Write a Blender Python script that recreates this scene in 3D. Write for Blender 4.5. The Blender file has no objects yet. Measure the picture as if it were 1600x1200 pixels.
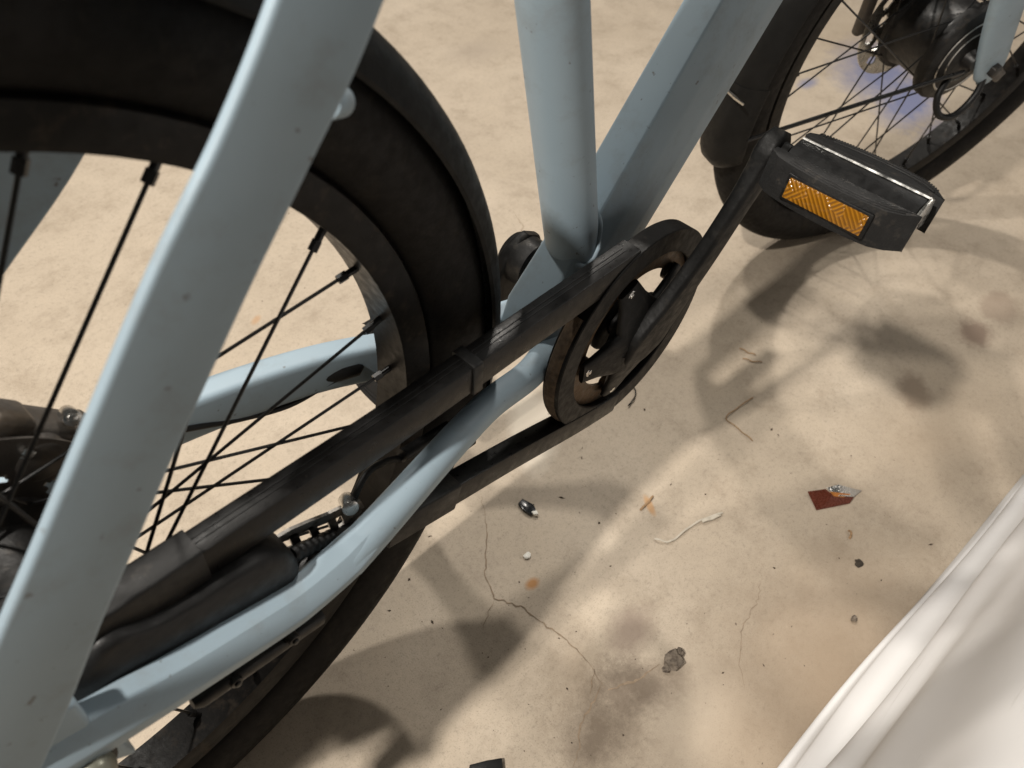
import bpy, bmesh, math, random
from mathutils import Vector, Matrix
random.seed(7)
R_ = math.radians
scene = bpy.context.scene
C = scene.collection

# ------------------------------------------------------------------ camera
F_PX = 1212.49                       # focal length in pixels of the 1600 px wide photograph
CAM = Vector((0.02854, -0.27717, 0.70170))
RW = Matrix(((0.68852546, -0.72110107, 0.07710989),
             (-0.50171179, -0.55040760, -0.66733557),
             (0.52365826, 0.42079059, -0.74075455)))   # world -> camera (right, down, forward)
cam_d = bpy.data.cameras.new('camera'); cam = bpy.data.objects.new('camera', cam_d); C.objects.link(cam)
cam_d.sensor_width = 36.0; cam_d.lens = 36.0*F_PX/1600.0
cam_d.clip_start = 0.01; cam_d.clip_end = 100
M3 = Matrix((RW[0], -RW[1], -RW[2])).transposed()
cam.matrix_world = Matrix.Translation(CAM) @ M3.to_4x4()
cam_d.dof.use_dof = True; cam_d.dof.focus_distance = 0.60; cam_d.dof.aperture_fstop = 9.0
scene.camera = cam
scene.render.resolution_x = 1024; scene.render.resolution_y = 768

# ------------------------------------------------------------------ world and lamps (indoor ceiling lamps, an added soft fill, dim bounce light)
w = bpy.data.worlds.new('World'); scene.world = w; w.use_nodes = True
bg = w.node_tree.nodes['Background']; bg.inputs[0].default_value = (1.0, 0.93, 0.84, 1); bg.inputs[1].default_value = 0.055
def lamp(name, loc, target, power, size, col):
    d = bpy.data.lights.new(name, 'AREA'); d.shape = 'DISK'; d.size = size; d.energy = power; d.color = col
    o = bpy.data.objects.new(name, d); C.objects.link(o); o.location = loc
    o.rotation_euler = (Vector(target)-Vector(loc)).to_track_quat('-Z', 'Y').to_euler()
    return o
lamp('ceiling_or_fill_lamp', (-0.88, 0.05, 1.85), (0.3, 0, 0), 47, 0.09, (1.0, 0.94, 0.86))
lamp('ceiling_or_fill_lamp', (1.85, 1.40, 2.4), (0.8, 0, 0), 34, 0.14, (1.0, 0.94, 0.86))
lamp('ceiling_or_fill_lamp', (0.20, 1.12, 2.4), (0.4, 0, 0), 23, 0.16, (1.0, 0.95, 0.87))
lamp('ceiling_or_fill_lamp', (2.60, -0.55, 2.4), (0.4, 0, 0), 14, 0.80, (1.0, 0.96, 0.90))  # unseen soft fill added at front right to brighten the chain stay
vs = scene.view_settings
vs.view_transform = 'Standard'; vs.look = 'None'; vs.exposure = 0.05; vs.gamma = 1.0; vs.use_curve_mapping = False

# ------------------------------------------------------------------ photo pixel -> point
def ray(px, py):
    return RW.transposed() @ Vector(((px-800)/F_PX, (py-600)/F_PX, 1.0))
def at(px, py, y):                    # point on the plane y = const (the plane the part lies in)
    d = ray(px, py); return CAM + d*((y-CAM.y)/d.y)
def gnd(px, py, z=0.0):               # point on the floor
    d = ray(px, py); return CAM + d*((z-CAM.z)/d.z)

# ------------------------------------------------------------------ materials
MATS = {}
def nodes_of(name):
    m = bpy.data.materials.new(name); m.use_nodes = True
    nt = m.node_tree; b = nt.nodes['Principled BSDF']; MATS[name] = m
    return m, nt, b
def noise(nt, scale, detail=4, rough=.6, vec=None):
    n = nt.nodes.new('ShaderNodeTexNoise'); n.inputs['Scale'].default_value = scale
    n.inputs['Detail'].default_value = detail; n.inputs['Roughness'].default_value = rough
    if vec is None:
        tc = nt.nodes.new('ShaderNodeTexCoord'); vec = tc.outputs['Object']
    nt.links.new(vec, n.inputs['Vector']); return n
def ramp(nt, src, stops):
    r = nt.nodes.new('ShaderNodeValToRGB'); e = r.color_ramp.elements
    while len(e) < len(stops): e.new(.5)
    for i, (p, c) in enumerate(stops):
        e[i].position = p; e[i].color = (c, c, c, 1) if isinstance(c, (int, float)) else (*c, 1)
    nt.links.new(src, r.inputs[0]); return r
def mix(nt, fac, a, b, mode='MIX'):
    m = nt.nodes.new('ShaderNodeMix'); m.data_type = 'RGBA'; m.blend_type = mode
    for sock, v in ((m.inputs['Factor'], fac), (m.inputs[6], a), (m.inputs[7], b)):
        if hasattr(v, 'is_linked') or hasattr(v, 'links'): nt.links.new(v, sock)
        elif isinstance(v, (int, float)): sock.default_value = v
        else: sock.default_value = (*v, 1)
    return m.outputs[2]
def bump(nt, b, src, strength, dist=.001):
    n = nt.nodes.new('ShaderNodeBump'); n.inputs['Strength'].default_value = strength; n.inputs['Distance'].default_value = dist
    nt.links.new(src, n.inputs['Height']); nt.links.new(n.outputs[0], b.inputs['Normal'])
def plain(name, col, rough=.5, metal=0., var=.25, scale=60, dirt=None, dirt_amt=0., dirt_scale=35, bmp=0., bscale=400, spec=.5, rvar=.12):
    m, nt, b = nodes_of(name)
    n = noise(nt, scale)
    c0 = tuple(x*(1-var) for x in col); c1 = tuple(min(1, x*(1+var)) for x in col)
    r = ramp(nt, n.outputs[0], [(.3, c0), (.7, c1)]); out = r.outputs[0]
    if dirt:
        n2 = noise(nt, dirt_scale, 6, .7)
        k = ramp(nt, n2.outputs[0], [(.62-.3*dirt_amt, 0.), (.80-.3*dirt_amt, 1.)])
        out = mix(nt, k.outputs[0], out, dirt)
    nt.links.new(out, b.inputs['Base Color'])
    n3 = noise(nt, scale*2.3)
    rr = ramp(nt, n3.outputs[0], [(.3, max(0, rough-rvar)), (.7, min(1, rough+rvar))]); nt.links.new(rr.outputs[0], b.inputs['Roughness'])
    b.inputs['Metallic'].default_value = metal; b.inputs['Specular IOR Level'].default_value = spec
    if bmp: bump(nt, b, noise(nt, bscale, 3).outputs[0], bmp)
    return m

def paint(name, col):
    m, nt, b = nodes_of(name)
    n = noise(nt, 9, 3); base = ramp(nt, n.outputs[0], [(.3, tuple(x*.93 for x in col)), (.7, tuple(x*1.05 for x in col))]).outputs[0]
    d1 = noise(nt, 130, 3); k = ramp(nt, d1.outputs[0], [(.685, 0.), (.74, .7)])       # grime specks
    base = mix(nt, k.outputs[0], base, (.10, .085, .065))
    d2 = noise(nt, 26, 6, .7); k2 = ramp(nt, d2.outputs[0], [(.52, 0.), (.80, .5)])
    base = mix(nt, k2.outputs[0], base, (.20, .19, .17))
    nt.links.new(base, b.inputs['Base Color'])
    rr = ramp(nt, d2.outputs[0], [(.3, .48), (.7, .66)]); nt.links.new(rr.outputs[0], b.inputs['Roughness'])
    bump(nt, b, noise(nt, 900, 2).outputs[0], .05, .0003)
    b.inputs['Coat Weight'].default_value = .05; b.inputs['Coat Roughness'].default_value = .4
    return m
paint('paint', (.290, .372, .432))
paint('weld_paint', (.30, .380, .438))
plain('black_plastic', (0.0057, 0.0055, 0.0054), .45, var=.3, bmp=.12, bscale=900, dirt=(.035, .03, .025), dirt_amt=.12, dirt_scale=75, spec=.32)
plain('case_plastic', (0.0063, 0.0059, 0.0057), .36, var=.3, bmp=.10, bscale=900, dirt=(.024, .021, .018), dirt_amt=.02, dirt_scale=150, spec=.22)
plain('muddy_plastic', (0.0066, 0.0062, 0.0059), .5, spec=.17, var=.3, bmp=.25, bscale=260, dirt=(0.026, 0.021, 0.016), dirt_amt=.10, dirt_scale=120)
plain('mud', (.060, .040, .024), .85, var=.5, scale=120, bmp=.9, bscale=160, dirt=(.11, .075, .045), dirt_amt=.5, dirt_scale=90)
plain('rubber', (0.0080, 0.0073, 0.0069), .75, spec=.17, var=.25, bmp=.25, bscale=700, dirt=(0.018, 0.015, 0.012), dirt_amt=.25, dirt_scale=60)
plain('sidewall', (0.0082, 0.0073, 0.0067), .6, spec=.17, var=.2, bmp=.2, bscale=500, dirt=(0.019, 0.016, 0.012), dirt_amt=.25, dirt_scale=70)
plain('boot_rubber', (0.0058, 0.0056, 0.0056), .5, var=.3, bmp=.2, bscale=300, spec=.35)
plain('rim_black', (0.0097, 0.0087, 0.0080), .42, spec=.17, var=.25, dirt=(0.039, 0.030, 0.022), dirt_amt=.3, dirt_scale=70, bmp=.1)
plain('guard_black', (0.0094, 0.0093, 0.0089), .5, spec=.17, var=.25, dirt=(0.019, 0.017, 0.014), dirt_amt=.15, dirt_scale=50, bmp=.15, bscale=600)
plain('spoke_black', (0.0073, 0.0069, 0.0069), .35, var=.2)
plain('crank_black', (0.0070, 0.0068, 0.0066), .5, spec=.17, var=.3, dirt=(0.029, 0.025, 0.020), dirt_amt=.2, dirt_scale=60, bmp=.35, bscale=180)
plain('crank_worn', (.020, .019, .018), .48, var=.3, dirt=(.33, .31, .28), dirt_amt=.62, dirt_scale=240, bmp=.35, bscale=300)
plain('dark_metal', (0.0157, 0.0150, 0.0146), .45, .3, var=.35, dirt=(.045, .036, .028), dirt_amt=.3, dirt_scale=110, bmp=.3, bscale=200)
plain('rusty_metal', (.10, .08, .06), .5, .7, var=.4, dirt=(.10, .06, .03), dirt_amt=.75, dirt_scale=120, bmp=.5, bscale=260)
plain('steel', (.50, .49, .46), .30, .95, var=.15, dirt=(.14, .11, .08), dirt_amt=.3, dirt_scale=150)
plain('dull_steel', (.21, .20, .185), .38, .9, var=.25, dirt=(.07, .055, .04), dirt_amt=.4, dirt_scale=150)
plain('bright_steel', (.66, .65, .63), .25, 1., var=.1, dirt=(.3, .27, .22), dirt_amt=.15, dirt_scale=180)
plain('caliper_grey', (.085, .076, .068), .5, .35, var=.25, dirt=(.10, .08, .06), dirt_amt=.4, bmp=.3, bscale=300)
plain('pedal_rubber', (0.0094, 0.0090, 0.0088), .62, spec=.35, var=.25, bmp=.4, bscale=700, dirt=(.05, .042, .034), dirt_amt=.22, dirt_scale=90)
plain('olive_cap', (.20, .20, .16), .35, .4, var=.2, dirt=(.10, .09, .06), dirt_amt=.4)
# white cover
m, nt, b = nodes_of('white_cover')
n = noise(nt, 3, 4); c = ramp(nt, n.outputs[0], [(.35, (.63, .615, .61)), (.7, (.70, .69, .685))]).outputs[0]
tc = nt.nodes.new('ShaderNodeTexCoord'); mp = nt.nodes.new('ShaderNodeMapping'); mp.inputs['Scale'].default_value = (9, 160, 160)
nt.links.new(tc.outputs['Object'], mp.inputs[0])
n2 = noise(nt, 1.0, 5, .6, mp.outputs[0]); k = ramp(nt, n2.outputs[0], [(.64, 0.), (.78, .35)])
c = mix(nt, k.outputs[0], c, (.34, .32, .29)); nt.links.new(c, b.inputs['Base Color'])
b.inputs['Roughness'].default_value = .55; bump(nt, b, noise(nt, 60, 3).outputs[0], .06, .002)
# amber reflector: pressed herringbone prisms
m, nt, b = nodes_of('amber')
tc = nt.nodes.new('ShaderNodeTexCoord'); hs = []
for rz in (42, -42):
    mp = nt.nodes.new('ShaderNodeMapping'); mp.inputs['Rotation'].default_value = (R_(rz), 0, 0); nt.links.new(tc.outputs['Object'], mp.inputs[0])
    wv = nt.nodes.new('ShaderNodeTexWave'); wv.bands_direction = 'Y'; wv.inputs['Scale'].default_value = 120
    wv.inputs['Distortion'].default_value = .6; nt.links.new(mp.outputs[0], wv.inputs[0]); hs.append(wv.outputs[0])
nz = noise(nt, 45, 2); sel = ramp(nt, nz.outputs[0], [(.47, 0.), (.53, 1.)])
hh_ = mix(nt, sel.outputs[0], hs[0], hs[1])
c = ramp(nt, hh_, [(.1, (.20, .078, .004)), (.9, (.34, .145, .009))]).outputs[0]
nt.links.new(c, b.inputs['Base Color']); b.inputs['Roughness'].default_value = .2; b.inputs['Coat Weight'].default_value = .5
bump(nt, b, hh_, .6, .0012)
plain('wrapper_brown', (.105, .026, .014), .28, .15, var=.2, scale=200)
plain('wrapper_foil', (.72, .70, .66), .22, 1., var=.1, bmp=.5, bscale=300)
plain('wrapper_orange', (.55, .22, .06), .25, .4, var=.2)
plain('chip_black', (.014, .015, .017), .22, var=.2)
plain('white_bit', (.72, .70, .64), .5, var=.12)
plain('tie_white', (.50, .455, .375), .45, var=.1)
plain('twig', (.30, .19, .10), .8, var=.3, scale=300)
plain('grit', (.075, .055, .038), .9, var=.5, scale=90)
plain('pebble', (.165, .135, .105), .9, var=.35, scale=140, bmp=.8, bscale=300, dirt=(.06, .045, .035), dirt_amt=.6, dirt_scale=120)
plain('crack', (.26, .195, .135), .95, var=.4, scale=120)
plain('leaf', (.035, .026, .018), .8, var=.4, scale=200, bmp=.5)

# concrete floor: stains of their own shape, plus shade painted into some dark patches
def floor_mat():
    m, nt, b = nodes_of('concrete')
    tc = nt.nodes.new('ShaderNodeTexCoord'); vec = tc.outputs['Object']
    n1 = noise(nt, 3.2, 6, .62, vec); base = ramp(nt, n1.outputs[0], [(.30, (.400, .332, .255)), (.55, (.455, .382, .298)), (.75, (.505, .430, .342))]).outputs[0]
    n2 = noise(nt, 15, 12, .80, vec); base = mix(nt, .55, base, ramp(nt, n2.outputs[0], [(.34, (.62, .585, .545)), (.5, (1., 1., 1.)), (.66, (1.12, 1.12, 1.11))]).outputs[0], 'MULTIPLY')
    n3 = noise(nt, 180, 5, .7, vec); base = mix(nt, .45, base, ramp(nt, n3.outputs[0], [(.28, .45), (.45, 1.), (.7, 1.10)]).outputs[0], 'MULTIPLY')
    n4 = noise(nt, 700, 2, .5, vec); base = mix(nt, .5, base, ramp(nt, n4.outputs[0], [(.25, .35), (.42, 1.), (.7, 1.08)]).outputs[0], 'MULTIPLY')
    for sc, r0, r1, col, am in ((210, .045, .085, (.13, .095, .065), .75), (95, .030, .050, (.20, .15, .105), .8), (150, .030, .055, (.66, .58, .47), .7)):
        vo = nt.nodes.new('ShaderNodeTexVoronoi'); vo.inputs['Scale'].default_value = sc; nt.links.new(vec, vo.inputs['Vector'])
        gate = noise(nt, sc*.12, 3, .6, vec); dd = nt.nodes.new('ShaderNodeMath'); dd.operation = 'ADD'; nt.links.new(vo.outputs['Distance'], dd.inputs[0])
        gr = ramp(nt, gate.outputs[0], [(.50, .10), (.62, 0.)]); nt.links.new(gr.outputs[0], dd.inputs[1])
        base = mix(nt, ramp(nt, dd.outputs[0], [(r0, am), (r1, 0.)]).outputs[0], base, col)
    wob = noise(nt, 24, 12, .82, vec)
    def blob(px, py, rx, ry, ang, col, amt, soft=.5, ns=1.1, base=None):
        p = gnd(px, py)
        mp = nt.nodes.new('ShaderNodeMapping'); mp.vector_type = 'TEXTURE'
        mp.inputs['Location'].default_value = p; mp.inputs['Rotation'].default_value = (0, 0, R_(ang)); mp.inputs['Scale'].default_value = (rx, ry, 1)
        nt.links.new(vec, mp.inputs[0])
        ln = nt.nodes.new('ShaderNodeVectorMath'); ln.operation = 'LENGTH'; nt.links.new(mp.outputs[0], ln.inputs[0])
        ad = nt.nodes.new('ShaderNodeMath'); ad.operation = 'MULTIPLY_ADD'; nt.links.new(wob.outputs[0], ad.inputs[0]); ad.inputs[1].default_value = ns
        nt.links.new(ln.outputs['Value'], ad.inputs[2])
        k = ramp(nt, ad.outputs[0], [(0, 0.), (1, 1.)])
        mr = nt.nodes.new('ShaderNodeMapRange'); nt.links.new(ad.outputs[0], mr.inputs[0]); nt.nodes.remove(k)
        mr.inputs[1].default_value = 1+ns*.5; mr.inputs[2].default_value = 1+ns*.5-soft; mr.inputs[3].default_value = 0; mr.inputs[4].default_value = amt
        return mix(nt, mr.outputs[0], base, col)
    dark = (.155, .115, .082)
    base = blob(1300, 1060, .24, .15, 0, (.21, .158, .108), .72, 1.1, .7, base)  # dirt towards the cover, with the soft shade of that corner painted in
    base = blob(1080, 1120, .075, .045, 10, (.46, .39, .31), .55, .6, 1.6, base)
    base = blob(940, 1140, .080, .042, 20, (.13, .098, .070), .8, .9, 2.0, base)  # dark stain that also paints in the shadow of the bottom bracket
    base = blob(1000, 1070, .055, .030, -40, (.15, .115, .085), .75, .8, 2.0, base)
    base = blob(985, 985, .040, .028, 0, (.27, .205, .165), .7, .8, 1.8, base)
    base = blob(900, 1040, .050, .030, 30, (.27, .21, .15), .5, .9, 2.0, base)
    base = blob(1430, 610, .045, .025, 30, (.20, .15, .11), .8, .6, 1.8, base)
    base = blob(1525, 520, .040, .028, 0, (.20, .14, .105), .8, .6, 2.2, base)
    base = blob(1560, 480, .05, .03, 0, (.27, .205, .155), .6, .4, 1.8, base)
    base = blob(1460, 680, .20, .12, 0, (.30, .23, .16), .55, 1.0, .8, base)
    base = blob(1300, 1060, .22, .13, 0, (.30, .225, .155), .62, 1.0, 1.0, base)  # second layer of the lower-right dirt and painted shade
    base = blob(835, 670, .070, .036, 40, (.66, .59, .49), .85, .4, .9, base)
    base = blob(1015, 790, .016, .005, 60, (.45, .24, .09), .7, .5, .8, base)
    base = blob(832, 912, .010, .007, 0, (.42, .19, .05), .85, .6, 1.0, base)
    base = blob(400, 500, .012, .006, 30, (.45, .24, .10), .5, .6, 1.0, base)
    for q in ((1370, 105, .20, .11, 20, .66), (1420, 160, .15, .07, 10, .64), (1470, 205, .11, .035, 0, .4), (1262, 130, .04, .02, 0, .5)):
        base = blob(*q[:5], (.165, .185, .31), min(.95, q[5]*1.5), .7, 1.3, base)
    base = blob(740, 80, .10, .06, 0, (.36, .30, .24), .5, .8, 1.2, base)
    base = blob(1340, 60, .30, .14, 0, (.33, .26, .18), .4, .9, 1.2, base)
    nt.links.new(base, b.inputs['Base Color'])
    b.inputs['Roughness'].default_value = .68; b.inputs['Specular IOR Level'].default_value = .35
    rr = ramp(nt, n2.outputs[0], [(.3, .5), (.7, .8)]); nt.links.new(rr.outputs[0], b.inputs['Roughness'])
    hgt = mix(nt, .5, n3.outputs[0], n4.outputs[0]); hgt = mix(nt, .35, hgt, n2.outputs[0]); bump(nt, b, hgt, .35, .0016)
floor_mat()

# ------------------------------------------------------------------ mesh helpers
def obj(name, verts, faces, mat, parent=None, smooth=40, bevel=0, seg=2):
    me = bpy.data.meshes.new(name); me.from_pydata([tuple(v) for v in verts], [], faces); me.validate()
    bm = bmesh.new(); bm.from_mesh(me); bmesh.ops.recalc_face_normals(bm, faces=bm.faces[:])
    if bevel:
        es = [e for e in bm.edges if len(e.link_faces) == 2 and e.calc_face_angle(0) > R_(25)]
        bmesh.ops.bevel(bm, geom=es, offset=bevel, segments=seg, profile=.5, affect='EDGES', clamp_overlap=True)
    bm.to_mesh(me); bm.free()
    if smooth:
        me.polygons.foreach_set('use_smooth', [True]*len(me.polygons)); me.set_sharp_from_angle(angle=R_(smooth))
    if mat: me.materials.append(MATS[mat])
    o = bpy.data.objects.new(name, me); C.objects.link(o); o.parent = parent
    return o
def merge(*parts):
    V, Fc = [], []
    for v, f in parts:
        k = len(V); V += list(v); Fc += [tuple(i+k for i in g) for g in f]
    return V, Fc
def spline(pts, n=8):
    """Catmull-Rom through tuples of numbers (any length)"""
    P = [pts[0]]+list(pts)+[pts[-1]]; out = []
    for i in range(1, len(P)-2):
        for j in range(n):
            t = j/n; a, b_, c, d = P[i-1], P[i], P[i+1], P[i+2]
            out.append(tuple(.5*(2*q+(-p+r)*t+(2*p-5*q+4*r-s)*t*t+(-p+3*q-3*r+s)*t**3) for p, q, r, s in zip(a, b_, c, d)))
    out.append(tuple(pts[-1])); return out
def ell(a, b_, n=20, e=2.0):
    o = []
    for i in range(n):
        t = 2*math.pi*i/n; c, s = math.cos(t), math.sin(t)
        o.append((a*math.copysign(abs(c)**(2/e), c), b_*math.copysign(abs(s)**(2/e), s)))
    return o
def sweep(path, profs, side=Vector((0, 1, 0)), cap=True):
    """path: points, profs: one profile or a list, (u along side, v along normal)"""
    path = [Vector(p[:3]) for p in path]; n = len(path); V = []
    if not isinstance(profs[0], list): profs = [profs]*n
    m = len(profs[0])
    for i, p in enumerate(path):
        T = (path[min(i+1, n-1)]-path[max(i-1, 0)]).normalized()
        s = (side-T*side.dot(T)).normalized(); nn = T.cross(s)
        V += [p+s*u+nn*v for u, v in profs[i]]
    Fc = [(i*m+j, i*m+(j+1) % m, (i+1)*m+(j+1) % m, (i+1)*m+j) for i in range(n-1) for j in range(m)]
    if cap: Fc += [tuple(range(m))[::-1], tuple((n-1)*m+j for j in range(m))]
    return V, Fc
def tube(path, r, n=10, side=Vector((0, 1, 0))):
    path = list(path)
    if isinstance(r, (int, float)): return sweep(path, ell(r, r, n), side)
    return sweep(path, [ell(q, q, n) for q in r], side)
def lathe_y(prof, c=(0, 0, 0), n=48, a0=0, a1=360, closed=True):
    """prof: closed loop of (radius, y) turned about the Y axis through c"""
    full = abs(a1-a0) >= 359.9; k = n if full else n+1; m = len(prof); V = []; Fc = []
    for i in range(k):
        t = R_(a0+(a1-a0)*i/n)
        for r, y in prof: V.append((c[0]+r*math.cos(t), c[1]+y, c[2]+r*math.sin(t)))
    for i in range(n):
        i2 = (i+1) % k
        for j in range(m if closed else m-1):
            j2 = (j+1) % m; Fc.append((i*m+j, i*m+j2, i2*m+j2, i2*m+j))
    if not full and closed: Fc += [tuple(range(m)), tuple((k-1)*m+j for j in range(m))[::-1]]
    return V, Fc
def cyl(p, q, r, n=20, r2=None):
    p, q = Vector(p), Vector(q); T = (q-p).normalized(); h = Vector((0, 0, 1)) if abs(T.z) < .9 else Vector((1, 0, 0))
    return sweep([p, q], [ell(r, r, n), ell(r2 if r2 is not None else r, r2 if r2 is not None else r, n)], h)
def box(c, s, rot=None):
    c = Vector(c); V = []
    for x in (-1, 1):
        for y in (-1, 1):
            for z in (-1, 1):
                v = Vector((x*s[0]/2, y*s[1]/2, z*s[2]/2))
                V.append(c+(rot @ v if rot else v))
    return V, [(0, 1, 3, 2), (4, 6, 7, 5), (0, 4, 5, 1), (2, 3, 7, 6), (0, 2, 6, 4), (1, 5, 7, 3)]
def prism(outline, axis, d0, d1, holes=()):
    """outline of (a,b) extruded along an axis: 'y' -> (x,z) outline; 'z' -> (x,y); 'x' -> (y,z)"""
    def P(a, b_, d): return {'y': (a, d, b_), 'z': (a, b_, d), 'x': (d, a, b_)}[axis]
    n = len(outline)
    V = [P(a, b_, d0) for a, b_ in outline]+[P(a, b_, d1) for a, b_ in outline]
    return V, [tuple(range(n))[::-1], tuple(range(n, 2*n))]+[(i, (i+1) % n, n+(i+1) % n, n+i) for i in range(n)]
def empty(name, loc=(0, 0, 0), parent=None):
    o = bpy.data.objects.new(name, None); C.objects.link(o); o.location = loc; o.parent = parent; o.empty_display_size = .05; return o
def tag(o, label=None, cat=None, group=None, kind=None):
    for k, v in (('label', label), ('category', cat), ('group', group), ('kind', kind)):
        if v: o[k] = v
    return o

def rbox(w, h, r=.0016, k=3):
    pts = [(w, h), (w, -h), (-w, -h), (-w, h)]; out = []
    for i in range(4):
        p, c, n = Vector(pts[i-1]), Vector(pts[i]), Vector(pts[(i+1) % 4])
        a = c+(p-c).normalized()*r; b_ = c+(n-c).normalized()*r
        for j in range(k): t = j/(k-1); q = a*(1-t)**2+c*2*t*(1-t)+b_*t*t; out.append((q.x, q.y))
    return out

# ------------------------------------------------------------------ setting: floor with its cracks
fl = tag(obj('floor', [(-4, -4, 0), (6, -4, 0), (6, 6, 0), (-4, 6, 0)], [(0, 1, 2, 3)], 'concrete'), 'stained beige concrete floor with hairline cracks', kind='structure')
def crack(pix, w0):
    rng = random.Random(int(pix[0][0]*7+pix[0][1])); P = [gnd(*q) for q in pix]; Q = []
    for a, b_ in zip(P[:-1], P[1:]):
        n = max(2, int((b_-a).length/.004))
        for i in range(n): Q.append(a.lerp(b_, i/n)+Vector((rng.gauss(0, .0008), rng.gauss(0, .0008), 0)))
    Q.append(P[-1]); V = []; N = len(Q)
    for i, p in enumerate(Q):
        t = (Q[min(i+1, N-1)]-Q[max(i-1, 0)]).normalized(); s = Vector((-t.y, t.x, 0)); ww = w0*(.35+.9*rng.random())*min(1, .25+3*min(i, N-1-i)/N)
        V += [p+s*ww/2+Vector((0, 0, .0004)), p-s*ww/2+Vector((0, 0, .0004))]
    obj('crack', V, [(2*i, 2*i+1, 2*i+3, 2*i+2) for i in range(N-1)], 'crack', fl, 0)
crack([(752, 775), (760, 830), (758, 900), (772, 935), (820, 950), (850, 975), (885, 1000), (920, 1035), (945, 1075)], .0014)
crack([(772, 938), (760, 968), (755, 985)], .0008)
crack([(950, 1080), (1000, 1060), (1030, 1038)], .0022)
crack([(940, 1065), (925, 1100), (903, 1140), (905, 1165), (895, 1200)], .0020)
crack([(928, 1045), (922, 1085)], .0012)
crack([(1190, 890), (1185, 935), (1160, 980), (1155, 1040), (1163, 1075)], .0006)
crack([(805, 335), (818, 355), (808, 375), (820, 395)], .0012)
crack([(570, 480), (590, 500), (578, 540)], .0010)

# ------------------------------------------------------------------ bicycle
bike = tag(empty('bicycle', (0.45, 0, 0)), 'light blue electric bicycle with black chain case, mudguards and rubber pedals', 'bicycle')
OFF = Matrix.Translation((-0.45, 0, 0))
def fin(o):
    return o
def part(name, vf, mat, parent=None, smooth=40, bevel=0, seg=2, label=None):
    o = obj(name, vf[0], vf[1], mat, parent or bike, smooth, bevel, seg)
    if (parent or bike) is bike: o.matrix_parent_inverse = OFF
    if label: o['label'] = label
    return o
def part_empty(name, M=None):
    e = empty(name, parent=bike); e.matrix_parent_inverse = OFF
    if M is not None: e.matrix_basis = M
    return e

RA = Vector((0, 0, .3223))            # rear axle
BB = Vector((.4494, 0, .2687))        # bottom bracket
# --- seat tube (leaning back), top out of frame
def stube(z): return Vector((.3934-.2925*(z-.45), 0, z))
st = part('seat_tube', sweep([stube(.325), stube(.55), stube(.80)], ell(.0207, .0207, 40)), 'paint')
# --- down tube: faceted box section from the bottom bracket to the head tube
th = R_(51.7); D = Vector((math.cos(th), 0, math.sin(th)))
dt0 = Vector((.5039, 0, .38))
def dt(s): return dt0+D*s
def octo(hw, hh, top, side):
    pts = [(top, hh), (hw, side), (hw, -side), (top, -hh), (-top, -hh), (-hw, -side), (-hw, side), (-top, hh)]
    # round each corner a little
    out = []
    for i in range(8):
        p, c, n = Vector(pts[i-1]), Vector(pts[i]), Vector(pts[(i+1) % 8])
        a = c+(p-c).normalized()*.0032; b_ = c+(n-c).normalized()*.0032
        for t in (0, .33, .67, 1): q = a*(1-t)**2+c*2*t*(1-t)+b_*t*t; out.append((q.x, q.y))
    return out
sec = octo(.0185, .0455, .0138, .016)
NDT = Vector((-math.sin(th), 0, math.cos(th)))
part('down_tube', sweep([dt(-.165)+NDT*.014, dt(-.145)+NDT*.012, dt(-.05)+NDT*.002, dt(.1), dt(.30), dt(.52)], [octo(.0240, .026, .0180, .010), octo(.0240, .037, .0180, .014), octo(.0195, .0440, .0145, .016), sec, sec, octo(.0185, .040, .0138, .014)]), 'paint', smooth=28)
HT = dt(.50)
ax = Vector((-math.cos(R_(68)), 0, math.sin(R_(68))))
part('head_tube', sweep([HT-ax*.07, HT+ax*.13], ell(.0245, .0245, 32)), 'paint')
part('top_tube', sweep([stube(.74)+Vector((-.02, 0, .002)), stube(.74)+Vector((.02, 0, 0)), HT+ax*.11], ell(.021, .026, 28, 2.6)), 'paint')
# bottom bracket shell
part('bottom_bracket', lathe_y([(.001, -.036), (.025, -.036), (.027, -.034), (.027, .034), (.025, .036), (.001, .036)], BB, 40), 'paint')
part('bracket_ring', lathe_y([(.012, -.0415), (.026, -.0415), (.029, -.039), (.029, -.0365), (.012, -.0365)], BB, 40), 'muddy_plastic')
# weld bead where seat tube meets down tube
wb = []
for i in range(41):
    t = R_(100+340*i/40); u, v = math.cos(t)*.0212, math.sin(t)*.0212
    base = stube(.353); sx = Vector((1, 0, .2925)).normalized()
    # drop the bead to the upper face of the down tube
    q = base+sx*u+Vector((0, v, 0)); dn = (stube(.3)-stube(.4)).normalized()
    n_dt = Vector((-math.sin(th), 0, math.cos(th))); face = dt0+n_dt*.0445
    if abs(v) > .0145: face = face-n_dt*(abs(v)-.0145)*2.0
    tt = (face-q).dot(n_dt)/dn.dot(n_dt); tt = max(-.06, min(.05, tt)); wb.append(q+dn*tt)
part('weld_bead', tube([tuple(q) for q in wb], [.0024+.0006*math.sin(i*2.1) for i in range(41)], 8, Vector((0, 0, 1))), 'weld_paint', st, 60)

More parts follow.
